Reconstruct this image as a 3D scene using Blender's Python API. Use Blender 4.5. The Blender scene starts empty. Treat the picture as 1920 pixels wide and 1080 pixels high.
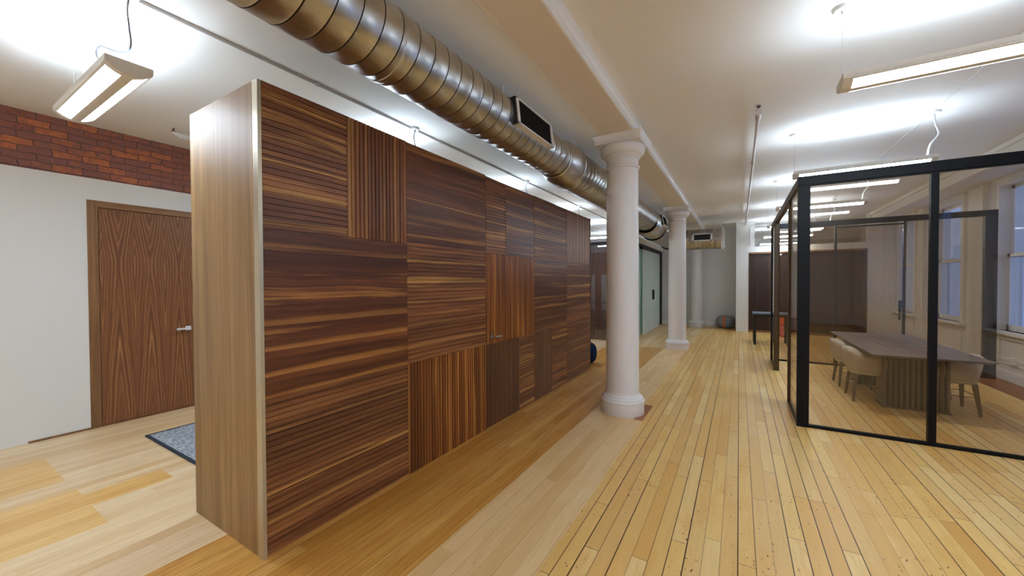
import bpy, bmesh, math, random
from mathutils import Vector, Matrix
random.seed(7)
S = bpy.context.scene
COL = S.collection
PI = math.pi

# ------------------------------------------------------------------ camera
cam_d = bpy.data.cameras.new('camera')
cam = bpy.data.objects.new('camera', cam_d)
COL.objects.link(cam)
S.camera = cam
YAW, PITCH, ROLL, FPX = math.radians(30.9194), math.radians(0.8771), math.radians(-0.25), 711.026
f_ = Vector((-math.sin(YAW) * math.cos(PITCH), math.cos(YAW) * math.cos(PITCH), -math.sin(PITCH)))
r_ = Vector((math.cos(YAW), math.sin(YAW), 0))
u_ = r_.cross(f_)
r2 = r_ * math.cos(ROLL) + u_ * math.sin(ROLL)
u2 = -r_ * math.sin(ROLL) + u_ * math.cos(ROLL)
cam.matrix_world = Matrix((
    (r2.x, u2.x, -f_.x, 0.0), (r2.y, u2.y, -f_.y, 0.0), (r2.z, u2.z, -f_.z, 1.5), (0, 0, 0, 1)))
cam_d.sensor_fit = 'HORIZONTAL'
cam_d.sensor_width = 36
cam_d.lens = FPX / 1920 * 36
cam_d.clip_start = 0.05
cam_d.clip_end = 200

# ------------------------------------------------------------------ world, exposure
W = bpy.data.worlds.new('dusk')
S.world = W
W.use_nodes = True
W.node_tree.nodes['Background'].inputs[0].default_value = (0.26, 0.40, 0.85, 1)
W.node_tree.nodes['Background'].inputs[1].default_value = 0.85
S.view_settings.view_transform = 'Standard'
S.view_settings.look = 'None'
S.view_settings.exposure = 0.82
S.view_settings.gamma = 1.0
S.view_settings.use_curve_mapping = False
S.cycles.max_bounces = 16
S.cycles.diffuse_bounces = 8
S.cycles.glossy_bounces = 5
S.cycles.transparent_max_bounces = 24
UP_STRENGTH = 10.5       # light each pendant throws on the ceiling
DOWN_STRENGTH = 30.0      # the two diffuser strips underneath

# ------------------------------------------------------------------ node helpers
class NT:
    def __init__(s, name):
        s.m = bpy.data.materials.new(name)
        s.m.use_nodes = True
        s.t = s.m.node_tree
        s.n = s.t.nodes
        s.b = s.n['Principled BSDF']
    def node(s, typ, **kw):
        n = s.n.new(typ)
        for k, v in kw.items():
            setattr(n, k, v)
        return n
    def put(s, sock, v):
        if isinstance(v, bpy.types.NodeSocket):
            s.t.links.new(v, sock)
        elif v is not None:
            if hasattr(sock.default_value, '__len__') and not hasattr(v, '__len__'):
                v = (v, v, v)
            if hasattr(sock.default_value, '__len__') and len(sock.default_value) == 4 and len(v) == 3:
                v = (*v, 1)
            sock.default_value = v
    def math(s, op, a, b=None, c=None):
        n = s.node('ShaderNodeMath', operation=op)
        s.put(n.inputs[0], a)
        if b is not None: s.put(n.inputs[1], b)
        if c is not None: s.put(n.inputs[2], c)
        return n.outputs[0]
    def pos(s, obj=False):
        if obj:
            o = s.node('ShaderNodeTexCoord').outputs['Object']
        else:
            o = s.node('ShaderNodeNewGeometry').outputs['Position']
        return o
    def sep(s, v):
        n = s.node('ShaderNodeSeparateXYZ'); s.put(n.inputs[0], v)
        return n.outputs
    def comb(s, x, y, z):
        n = s.node('ShaderNodeCombineXYZ')
        s.put(n.inputs[0], x); s.put(n.inputs[1], y); s.put(n.inputs[2], z)
        return n.outputs[0]
    def noise(s, v, scale=1.0, detail=3.0, rough=0.5, dist=0.0):
        n = s.node('ShaderNodeTexNoise')
        s.put(n.inputs['Vector'], v)
        n.inputs['Scale'].default_value = scale
        n.inputs['Detail'].default_value = detail
        n.inputs['Roughness'].default_value = rough
        n.inputs['Distortion'].default_value = dist
        return n.outputs[0]
    def white(s, v):
        n = s.node('ShaderNodeTexWhiteNoise', noise_dimensions='3D')
        s.put(n.inputs['Vector'], v)
        return n.outputs[0]
    def ramp(s, f, stops, interp='LINEAR'):
        n = s.node('ShaderNodeValToRGB')
        n.color_ramp.interpolation = interp
        e = n.color_ramp.elements
        while len(e) < len(stops): e.new(0.5)
        for i, (p, c) in enumerate(stops):
            e[i].position = p
            e[i].color = (*c, 1) if hasattr(c, '__len__') else (c, c, c, 1)
        s.put(n.inputs[0], f)
        return n.outputs[0]
    def mix(s, f, a, b, mode='MIX'):
        n = s.node('ShaderNodeMix', data_type='RGBA', blend_type=mode)
        s.put(n.inputs[0], f); s.put(n.inputs[6], a); s.put(n.inputs[7], b)
        return n.outputs[2]
    def bump(s, h, strength=0.3, dist=0.01):
        n = s.node('ShaderNodeBump')
        n.inputs['Strength'].default_value = strength
        n.inputs['Distance'].default_value = dist
        s.put(n.inputs['Height'], h)
        s.t.links.new(n.outputs[0], s.b.inputs['Normal'])
    def setp(s, color=None, rough=None, metal=None, spec=None, coat=None):
        if color is not None: s.put(s.b.inputs['Base Color'], color)
        if rough is not None: s.put(s.b.inputs['Roughness'], rough)
        if metal is not None: s.put(s.b.inputs['Metallic'], metal)
        if spec is not None: s.put(s.b.inputs['Specular IOR Level'], spec)
        if coat is not None: s.put(s.b.inputs['Coat Weight'], coat)
        return s.m

def lin(r, g, b):
    f = lambda c: (c / 255 / 12.92) if c / 255 <= 0.04045 else ((c / 255 + 0.055) / 1.055) ** 2.4
    return (f(r), f(g), f(b))

def paint(name, rgb, rough=0.6, var=0.04, bump=0.03):
    t = NT(name)
    p = t.pos()
    n = t.noise(p, 2.5, 4)
    c = t.mix(t.math('MULTIPLY', n, var * 4), lin(*rgb), tuple(x * (1 - var * 2) for x in lin(*rgb)))
    t.bump(t.noise(p, 60, 3), bump, 0.002)
    return t.setp(c, rough)

def simple(name, rgb, rough=0.5, metal=0.0, spec=None):
    t = NT(name)
    n = t.noise(t.pos(True), 35, 2)
    a = lin(*rgb)
    c = t.mix(n, tuple(x * 0.92 for x in a), tuple(min(1, x * 1.08) for x in a))
    return t.setp(c, rough, metal, spec)

def emit(name, rgb, st):
    m = bpy.data.materials.new(name); m.use_nodes = True
    nt = m.node_tree; nt.nodes.remove(nt.nodes['Principled BSDF'])
    e = nt.nodes.new('ShaderNodeEmission')
    e.inputs[0].default_value = (*rgb, 1); e.inputs[1].default_value = st
    nt.links.new(e.outputs[0], nt.nodes['Material Output'].inputs[0])
    return m

def boards(name, w, L, pal, gap=0.0012, gapc=(0.05, 0.02, 0.006), gapamt=0.75, rough=0.33, knots=0.5, grain=0.35, blotch=0.4, endc=0.6):
    t = NT(name)
    o = t.sep(t.pos())
    xi = t.math('DIVIDE', o[0], w)
    i = t.math('FLOOR', xi); fx = t.math('FRACT', xi)
    r = t.white(t.comb(i, 3.3, 1.7))
    yj = t.math('ADD', t.math('DIVIDE', o[1], L), t.math('MULTIPLY', r, 7.0))
    j = t.math('FLOOR', yj); fy = t.math('FRACT', yj)
    q = t.white(t.comb(i, j, 5.1))
    base = t.ramp(q, [(k / (len(pal) - 1), lin(*c)) for k, c in enumerate(pal)])
    # grain
    gv = t.comb(t.math('MULTIPLY', o[0], 55.0), t.math('MULTIPLY', o[1], 2.6), t.math('MULTIPLY', q, 40.0))
    g = t.noise(gv, 1.0, 5, 0.62, 0.6)
    c = t.mix(t.math('MULTIPLY', t.ramp(g, [(0.42, 0.0), (0.72, 1.0)]), grain), base, tuple(x * y for x, y in zip(lin(*pal[len(pal) // 2]), (0.66, 0.52, 0.36))))
    bl = t.noise(t.comb(t.math('MULTIPLY', o[0], 7.0), t.math('MULTIPLY', o[1], 2.2), q), 1.0, 4, 0.6, 0.5)
    c = t.mix(t.math('MULTIPLY', t.ramp(bl, [(0.5, 0.0), (0.75, 1.0)]), blotch), c, tuple(x * y for x, y in zip(lin(*pal[len(pal) // 2]), (0.84, 0.62, 0.34))))
    # small nail holes, scuffs and pin knots
    kv = t.comb(t.math('MULTIPLY', o[0], 60.0), t.math('MULTIPLY', o[1], 24.0), 2.0)
    k = t.noise(kv, 1.0, 2, 0.6)
    km = t.noise(t.comb(t.math('MULTIPLY', o[0], 3.0), t.math('MULTIPLY', o[1], 1.2), 9.0), 1.0, 2)
    ks = t.math('MULTIPLY', t.ramp(k, [(0.655, 0.0), (0.69, 1.0)]), t.ramp(km, [(0.42, 0.0), (0.58, 1.0)]))
    c = t.mix(t.math('MULTIPLY', ks, knots), c, lin(112, 72, 34))
    # gaps
    ex = t.math('MULTIPLY', t.math('MINIMUM', fx, t.math('SUBTRACT', 1.0, fx)), w)
    gi = t.white(t.comb(t.math('FLOOR', t.math('ADD', xi, 0.5)), 8.1, 2.2))
    gw = t.math('MULTIPLY', t.math('ADD', 0.35, gi), gap)
    mx = t.math('LESS_THAN', ex, gw)
    ey = t.math('MULTIPLY', t.math('MINIMUM', fy, t.math('SUBTRACT', 1.0, fy)), L)
    my = t.math('MULTIPLY', t.math('LESS_THAN', ey, gap * 0.8), endc)
    mg = t.math('MAXIMUM', mx, my)
    c = t.mix(t.math('MULTIPLY', mg, t.math('ADD', gapamt * 0.6, t.math('MULTIPLY', gi, gapamt * 0.4))), c, gapc)
    t.bump(t.math('SUBTRACT', t.math('MULTIPLY', g, 0.25), mg), 0.25, 0.002)
    rr = t.math('ADD', rough - 0.06, t.math('MULTIPLY', bl, 0.16))
    return t.setp(c, rr, spec=0.42)

def walnut(name, along, pal, bw=0.11, fine=0.5, streak=0.55, rough=0.42, rot=0.0):
    """pal: dark, mid, light, sapwood. along: 1 = grain along Y, 2 = grain along Z. Grain runs in planes of constant X or Y."""
    t = NT(name)
    o = t.sep(t.pos())
    if along == 1: a, c_ = o[1], o[2]
    else: a, c_ = o[2], t.math('ADD', o[0], o[1])
    rnd = t.node('ShaderNodeObjectInfo').outputs['Random']
    off = t.math('MULTIPLY', rnd, 37.0)
    ci = t.math('FLOOR', t.math('DIVIDE', t.math('ADD', c_, off), bw))
    bt = t.white(t.comb(ci, off, 0.4))
    warp = t.noise(t.comb(t.math('MULTIPLY', a, 0.9), t.math('MULTIPLY', c_, 3.0), off), 1.0, 2)
    cc = t.math('ADD', c_, t.math('MULTIPLY', warp, 0.12))
    v = t.comb(t.math('MULTIPLY', a, 0.55), t.math('ADD', t.math('MULTIPLY', cc, 26.0), t.math('MULTIPLY', bt, 50.0)), off)
    g = t.noise(v, 1.0, 6, 0.62, 0.25)
    base = t.ramp(g, [(0.30, lin(*pal[0])), (0.5, lin(*pal[1])), (0.68, lin(*pal[2]))])
    base = t.mix(t.math('MULTIPLY', bt, 0.62), base, t.mix(0.25, lin(*pal[0]), lin(*pal[1])))
    v2 = t.comb(t.math('MULTIPLY', a, 0.30), t.math('MULTIPLY', cc, 9.0), t.math('ADD', off, 3.0))
    s = t.noise(v2, 1.0, 6, 0.72, 0.15)
    base = t.mix(t.math('MULTIPLY', t.ramp(s, [(0.575, 0.0), (0.64, 1.0)]), streak), base, lin(*pal[3]))
    bf = t.math('FRACT', t.math('DIVIDE', t.math('ADD', t.math('ADD', c_, off), t.math('MULTIPLY', warp, 0.03)), bw))
    b2 = t.white(t.comb(ci, off, 7.7))
    sw = t.noise(t.comb(t.math('MULTIPLY', a, 0.6), t.math('MULTIPLY', ci, 3.1), off), 1.0, 2)
    edge = t.math('MULTIPLY', t.ramp(t.math('SUBTRACT', bf, t.math('MULTIPLY', t.math('SUBTRACT', sw, 0.42), 0.9)), [(0.0, 1.0), (0.10, 0.55), (0.16, 0.0)]), t.math('GREATER_THAN', b2, 0.35))
    base = t.mix(t.math('MULTIPLY', edge, streak * 1.15), base, lin(*pal[3]))
    v3 = t.comb(t.math('MULTIPLY', a, 0.4), t.math('MULTIPLY', cc, 4.5), t.math('ADD', off, 9.0))
    d3 = t.noise(v3, 1.0, 4, 0.6, 0.3)
    base = t.mix(t.math('MULTIPLY', t.ramp(d3, [(0.36, 1.0), (0.52, 0.0)]), 0.5), base, tuple(x * 0.6 for x in lin(*pal[0])))
    f2 = t.noise(t.comb(t.math('MULTIPLY', a, 8.0), t.math('MULTIPLY', cc, 260.0), off), 1.0, 3, 0.6)
    base = t.mix(t.math('MULTIPLY', t.ramp(f2, [(0.45, 0.0), (0.7, 1.0)]), fine), base, tuple(x * 0.45 for x in lin(*pal[1])))
    t.bump(f2, 0.12, 0.002)
    return t.setp(base, rough, spec=0.4)

# ------------------------------------------------------------------ materials
M = {}
M['white_wall'] = paint('white_wall_paint', (226, 224, 218), 0.55)
M['ceiling'] = paint('ceiling_paint', (238, 236, 233), 0.6, bump=0.02)
M['soffit'] = paint('beam_soffit_paint', (230, 219, 203), 0.6)
M['trim'] = paint('white_gloss_trim', (232, 230, 226), 0.35)
M['column'] = paint('column_paint', (226, 223, 222), 0.38)
M['window_wall'] = paint('window_wall_paint', (228, 224, 216), 0.5)
M['far_wall'] = paint('far_wall_paint', (218, 218, 220), 0.55)
M['black'] = simple('black_frame', (8, 9, 14), 0.45, 0.0, 0.22)
M['bronze'] = simple('bronze_side_frame', (84, 68, 48), 0.4, 0.35)
M['dark_metal'] = simple('dark_metal', (32, 28, 26), 0.4, 0.3)
M['grille_black'] = simple('grille_black', (14, 14, 16), 0.5)
M['steel'] = simple('brushed_steel', (190, 188, 182), 0.28, 1.0)
M['white_metal'] = simple('white_metal', (226, 226, 224), 0.4)
M['lamp_body'] = simple('lamp_housing', (226, 222, 214), 0.45)
M['pipe'] = simple('painted_pipe', (205, 198, 196), 0.4)
M['cord'] = simple('pale_cord', (214, 214, 214), 0.5)
M['cord_gray'] = simple('grey_cord', (104, 104, 108), 0.5)
M['edge'] = simple('champagne_edge_strip', (196, 184, 158), 0.35, 0.6)
M['brass'] = simple('sprinkler_brass', (120, 84, 52), 0.35, 0.8)
M['outlet'] = simple('outlet_plastic', (228, 224, 214), 0.4)
M['up'] = emit('lamp_uplight', (0.73, 0.90, 1.06), UP_STRENGTH)
M['down'] = emit('lamp_diffuser', (0.77, 0.93, 1.10), DOWN_STRENGTH)
M['leather'] = simple('tan_leather', (196, 104, 44), 0.5)
M['black_wood'] = simple('black_stained_wood', (20, 20, 24), 0.4)
M['table_top_grey'] = simple('grey_tabletop', (96, 102, 116), 0.35)
M['orange'] = simple('orange_fabric', (214, 96, 52), 0.8)
M['pink'] = simple('coral_fabric', (206, 110, 92), 0.8)
M['chair_legs'] = simple('smoked_oak_legs', (92, 76, 60), 0.5)

def fabric(name, rgb, scale=300, k=0.35):
    t = NT(name)
    p = t.pos(True)
    n = t.noise(p, scale, 2)
    n2 = t.noise(p, scale * 0.2, 2)
    a = lin(*rgb)
    c = t.mix(t.math('MULTIPLY', t.math('ADD', n, n2), 0.5), tuple(x * (1 - k) for x in a), tuple(min(1, x * (1 + k)) for x in a))
    t.bump(n, 0.3, 0.003)
    return t.setp(c, 0.9, spec=0.2)
M['pouf'] = fabric('grey_felt', (128, 132, 138))
M['navy'] = fabric('navy_felt', (16, 34, 58))
M['chair_fabric'] = fabric('oatmeal_fabric', (190, 180, 164))

M['pine'] = boards('floor_pine_amber', 0.083, 2.6, [(190, 134, 58), (212, 160, 82), (200, 144, 66), (220, 172, 96)], gap=0.0018, gapamt=0.7, grain=0.75, knots=0.35, blotch=0.45, endc=0.3)
M['maple_pale'] = boards('floor_maple_pale', 0.090, 1.1, [(220, 184, 130), (228, 194, 142), (212, 172, 114), (232, 202, 152)], gap=0.0010, gapamt=0.6, grain=0.22, knots=0.3, blotch=0.22)
M['maple'] = boards('floor_maple_worn', 0.083, 1.25, [(222, 176, 100), (230, 192, 118), (212, 160, 84), (234, 202, 138), (216, 170, 98), (226, 186, 112)], gap=0.0025, gapamt=1.0, grain=0.28, knots=1.0, blotch=0.75, endc=0.95)
M['pine_pale'] = boards('floor_pine_pale', 0.088, 2.2, [(222, 190, 146), (230, 204, 164), (214, 178, 130), (232, 208, 172)], gap=0.0008, gapamt=0.45, grain=0.4, knots=0.2, blotch=0.25, endc=0.2)
M['pine_patch'] = boards('floor_pine_patch', 0.088, 3.0, [(222, 176, 108), (230, 190, 124), (216, 168, 100)], gap=0.0008, gapamt=0.5, grain=0.6, knots=0.2, blotch=0.3, endc=0.1)
M['dark_strip'] = boards('floor_dark_border', 0.11, 2.0, [(150, 96, 56), (164, 108, 66), (140, 88, 50)], gapamt=0.5, grain=0.4, knots=0.2)
M['patch_red'] = boards('floor_red_patch', 0.2, 2.0, [(164, 104, 62), (158, 98, 58)], gapamt=0.0, grain=0.4, knots=0.2)

DK = [(64, 32, 16), (112, 62, 34), (148, 90, 48), (208, 146, 72)]
MD = [(88, 48, 28), (142, 88, 50), (178, 120, 68), (230, 174, 94)]
WM = [(92, 48, 22), (150, 88, 42), (188, 120, 58), (226, 160, 76)]
M['wal_h_dark'] = walnut('walnut_flat_horizontal', 1, DK, 0.14, 0.35, 0.46, 0.36)
M['wal_h_rib'] = walnut('walnut_rib_horizontal', 1, MD, 0.17, 0.35, 0.48, 0.40)
M['wal_v_rib'] = walnut('walnut_rib_vertical', 2, MD, 0.13, 0.35, 0.32, 0.40)
M['wal_v_warm'] = walnut('walnut_warm_vertical', 2, WM, 0.12, 0.35, 0.45, 0.36)
M['wal_v_dark'] = walnut('walnut_flat_vertical', 2, [(62, 34, 20), (106, 62, 34), (136, 86, 46), (184, 126, 66)], 0.09, 0.4, 0.3, 0.38)
M['end_panel'] = walnut('end_panel_veneer', 2, [(138, 104, 64), (166, 130, 84), (188, 152, 104), (196, 162, 112)], 0.17, 0.3, 0.2, 0.5)
M['door_frame'] = walnut('door_frame_walnut', 2, [(122, 84, 52), (148, 106, 68), (168, 124, 82), (178, 134, 88)], 0.2, 0.35, 0.2, 0.42)
M['door_frame_h'] = walnut('door_head_walnut', 1, [(122, 84, 52), (148, 106, 68), (168, 124, 82), (178, 134, 88)], 0.2, 0.35, 0.2, 0.42)
M['far_wood'] = walnut('far_dark_veneer', 2, [(48, 32, 26), (66, 46, 38), (82, 58, 48), (90, 64, 52)], 0.3, 0.4, 0.2, 0.45)
M['slat'] = walnut('slat_wood', 2, [(52, 26, 18), (74, 38, 26), (92, 50, 34), (96, 54, 36)], 0.04, 0.3, 0.1, 0.45)
M['cabinet_red'] = walnut('reddish_cabinet', 2, [(130, 70, 46), (166, 98, 64), (186, 118, 80), (196, 128, 88)], 0.3, 0.3, 0.2, 0.5)
M['table_wood'] = walnut('table_grey_oak', 1, [(92, 80, 76), (112, 98, 94), (126, 112, 108), (130, 116, 110)], 0.2, 0.3, 0.15, 0.35)
M['table_base'] = walnut('table_base_oak', 2, [(80, 62, 50), (100, 80, 66), (116, 96, 80), (120, 100, 84)], 0.1, 0.3, 0.2, 0.45)

def door_veneer():
    t = NT('door_cathedral_walnut')
    o = t.sep(t.pos())
    y = t.math('ADD', o[1], 0.0)
    per = 0.255
    fr = t.math('FRACT', t.math('DIVIDE', t.math('SUBTRACT', y, 1.205), per))
    u = t.math('ABSOLUTE', t.math('SUBTRACT', fr, 0.5))
    z = o[2]
    n = t.noise(t.comb(t.math('MULTIPLY', y, 9.0), t.math('MULTIPLY', y, 5.0), t.math('MULTIPLY', z, 1.6)), 1.0, 3)
    # top half: V's pointing down, lower half: nested arches pointing up
    top = t.math('MULTIPLY', t.math('MAXIMUM', t.math('SUBTRACT', z, 1.78), 0.0), 0.75)
    bot = t.math('MULTIPLY', t.math('MAXIMUM', t.math('SUBTRACT', 1.62, z), 0.0), 0.34)
    fld = t.math('ADD', t.math('SUBTRACT', t.math('MULTIPLY', t.math('POWER', u, 1.25), 1.75), t.math('MAXIMUM', top, bot)), t.math('MULTIPLY', n, 0.24))
    b = t.math('SINE', t.math('MULTIPLY', fld, 40.0))
    b2 = t.noise(t.comb(t.math('MULTIPLY', fld, 20.0), 0.0, t.math('MULTIPLY', z, 0.6)), 1.0, 4, 0.65)
    h = t.math('ADD', t.math('MULTIPLY', t.math('ADD', t.math('MULTIPLY', b, 0.5), 0.5), 0.14), t.math('MULTIPLY', b2, 0.86))
    c = t.ramp(h, [(0.25, lin(92, 54, 34)), (0.5, lin(134, 86, 54)), (0.72, lin(182, 128, 78))])
    f2 = t.noise(t.comb(t.math('MULTIPLY', y, 320.0), 0.0, t.math('MULTIPLY', z, 9.0)), 1.0, 3)
    c = t.mix(t.math('MULTIPLY', t.ramp(f2, [(0.45, 0.0), (0.7, 1.0)]), 0.35), c, lin(58, 32, 20))
    return t.setp(c, 0.42, spec=0.4)
M['door'] = door_veneer()

def brick(name, pal, mortar, ax=1, rough=0.85, dirt=0.5):
    t = NT(name)
    o = t.sep(t.pos())
    n0 = t.noise(t.pos(), 7.0, 3)
    hor = t.math('ADD', o[ax], t.math('MULTIPLY', n0, 0.07))
    ver = t.math('ADD', t.math('ADD', o[2], 0.012), t.math('MULTIPLY', t.noise(t.pos(), 6.0, 3), 0.034))
    bt = t.node('ShaderNodeTexBrick')
    bt.inputs['Scale'].default_value = 1.0
    bt.inputs['Brick Width'].default_value = 0.205
    bt.inputs['Row Height'].default_value = 0.066
    bt.inputs['Mortar Size'].default_value = 0.0045
    bt.inputs['Mortar Smooth'].default_value = 0.3
    bt.inputs['Color1'].default_value = (0, 0, 0, 1)
    bt.inputs['Color2'].default_value = (1, 1, 1, 1)
    bt.inputs['Mortar'].default_value = (0.5, 0.5, 0.5, 1)
    t.put(bt.inputs['Vector'], t.comb(hor, ver, 0.0))
    g = t.noise(t.pos(), 28.0, 4, 0.65)
    row = t.math('FLOOR', t.math('DIVIDE', ver, 0.066))
    big = t.noise(t.comb(t.math('MULTIPLY', hor, 3.5), t.math('MULTIPLY', row, 2.7), 0.0), 1.0, 2)
    f = t.math('ADD', t.math('MULTIPLY', bt.outputs['Color'], 0.42), t.math('ADD', t.math('MULTIPLY', big, 0.5), t.math('MULTIPLY', t.math('SUBTRACT', g, 0.5), 0.7)))
    c = t.ramp(f, [(0.1 + 0.8 * k / (len(pal) - 1), lin(*x)) for k, x in enumerate(pal)])
    sp = t.ramp(t.noise(t.pos(), 45.0, 4, 0.75), [(0.52, 0.0), (0.68, 1.0)])
    c = t.mix(t.math('MULTIPLY', sp, dirt), c, lin(*mortar))
    c = t.mix(bt.outputs['Fac'], c, lin(*mortar))
    hgt = t.math('SUBTRACT', t.math('MULTIPLY', g, 0.5), bt.outputs['Fac'])
    t.bump(hgt, 0.8, 0.01)
    return t.setp(c, rough, spec=0.2)
M['brick'] = brick('old_red_brick', [(124, 84, 84), (160, 102, 84), (140, 100, 98), (176, 108, 82), (200, 124, 84), (218, 146, 96)], (112, 88, 80))
M['brick_white'] = brick('white_painted_brick', [(206, 202, 196), (222, 218, 212), (190, 184, 178)], (168, 160, 152), ax=0, rough=0.5, dirt=0.1)

def duct_metal():
    t = NT('galvanised_spiral_duct')
    p = t.pos()
    n = t.noise(p, 5.0, 5, 0.6)
    sm = t.noise(t.comb(*[t.math('MULTIPLY', x, k) for x, k in zip(t.sep(p), (14, 3, 14))]), 1.0, 5, 0.7)
    c = t.ramp(n, [(0.3, lin(168, 164, 156)), (0.7, lin(206, 205, 202))])
    c = t.mix(t.math('MULTIPLY', t.ramp(sm, [(0.55, 0.0), (0.75, 1.0)]), 0.4), c, lin(140, 128, 112))
    r = t.math('ADD', 0.20, t.math('MULTIPLY', sm, 0.22))
    t.bump(t.math('ADD', t.noise(p, 3.0, 2), t.math('MULTIPLY', sm, 0.15)), 0.35, 0.02)
    return t.setp(c, r, 1.0)
M['duct'] = duct_metal()
M['seam'] = simple('duct_seam_sealant', (74, 70, 62), 0.5, 0.5)

def glass(name, tint, refl=(1, 1, 1), ior=1.5, rough=0.0, frost=None):
    """A thin pane: tinted transmission plus a Fresnel reflection."""
    m = bpy.data.materials.new(name); m.use_nodes = True
    nt = m.node_tree; nt.nodes.remove(nt.nodes['Principled BSDF'])
    tr = nt.nodes.new('ShaderNodeBsdfTransparent'); tr.inputs[0].default_value = (*tint, 1)
    gl = nt.nodes.new('ShaderNodeBsdfGlossy'); gl.inputs['Roughness'].default_value = rough
    gl.inputs[0].default_value = (*refl, 1)
    fr = nt.nodes.new('ShaderNodeFresnel')
    ge = nt.nodes.new('ShaderNodeNewGeometry'); mr0 = nt.nodes.new('ShaderNodeMapRange')
    mr0.inputs['To Min'].default_value = ior; mr0.inputs['To Max'].default_value = 1 / ior   # same reflectance on both faces
    nt.links.new(ge.outputs['Backfacing'], mr0.inputs[0]); nt.links.new(mr0.outputs[0], fr.inputs[0])
    mx = nt.nodes.new('ShaderNodeMixShader')
    nt.links.new(fr.outputs[0], mx.inputs[0])
    if frost:
        df = nt.nodes.new('ShaderNodeBsdfDiffuse'); df.inputs[0].default_value = (*frost[0], 1)
        m2 = nt.nodes.new('ShaderNodeMixShader')
        nz = nt.nodes.new('ShaderNodeTexNoise'); nz.inputs['Scale'].default_value = 0.8
        mr = nt.nodes.new('ShaderNodeMapRange')
        mr.inputs['To Min'].default_value = frost[1] - 0.05; mr.inputs['To Max'].default_value = frost[1] + 0.05
        nt.links.new(nz.outputs[0], mr.inputs[0]); nt.links.new(mr.outputs[0], m2.inputs[0])
        nt.links.new(tr.outputs[0], m2.inputs[1]); nt.links.new(df.outputs[0], m2.inputs[2])
        nt.links.new(m2.outputs[0], mx.inputs[1])
    else:
        nt.links.new(tr.outputs[0], mx.inputs[1])
    nt.links.new(gl.outputs[0], mx.inputs[2])
    nt.links.new(mx.outputs[0], nt.nodes['Material Output'].inputs[0])
    return m
M['glass_tint'] = glass('bronze_glass', (0.84, 0.79, 0.735), ior=1.55)
M['glass_clear'] = glass('window_glass', (0.93, 0.95, 0.97))
M['glass_frost'] = glass('frosted_green_glass', (0.70, 0.80, 0.76), ior=1.4, rough=0.12, frost=((0.74, 0.84, 0.78), 0.68))

def rug():
    t = NT('grey_woven_mat')
    p = t.sep(t.pos())
    a = t.noise(t.comb(t.math('MULTIPLY', p[0], 90.0), t.math('MULTIPLY', p[1], 14.0), 0), 1.0, 3)
    b = t.noise(t.comb(t.math('MULTIPLY', p[0], 14.0), t.math('MULTIPLY', p[1], 90.0), 4), 1.0, 3)
    f = t.math('MULTIPLY', t.math('ADD', a, b), 0.5)
    c = t.ramp(f, [(0.38, lin(96, 104, 116)), (0.5, lin(146, 150, 156)), (0.62, lin(196, 198, 200))])
    t.bump(f, 0.5, 0.004)
    return t.setp(c, 0.95, spec=0.1)
M['rug'] = rug()
M['rug_edge'] = fabric('mat_binding', (52, 56, 66))

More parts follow.
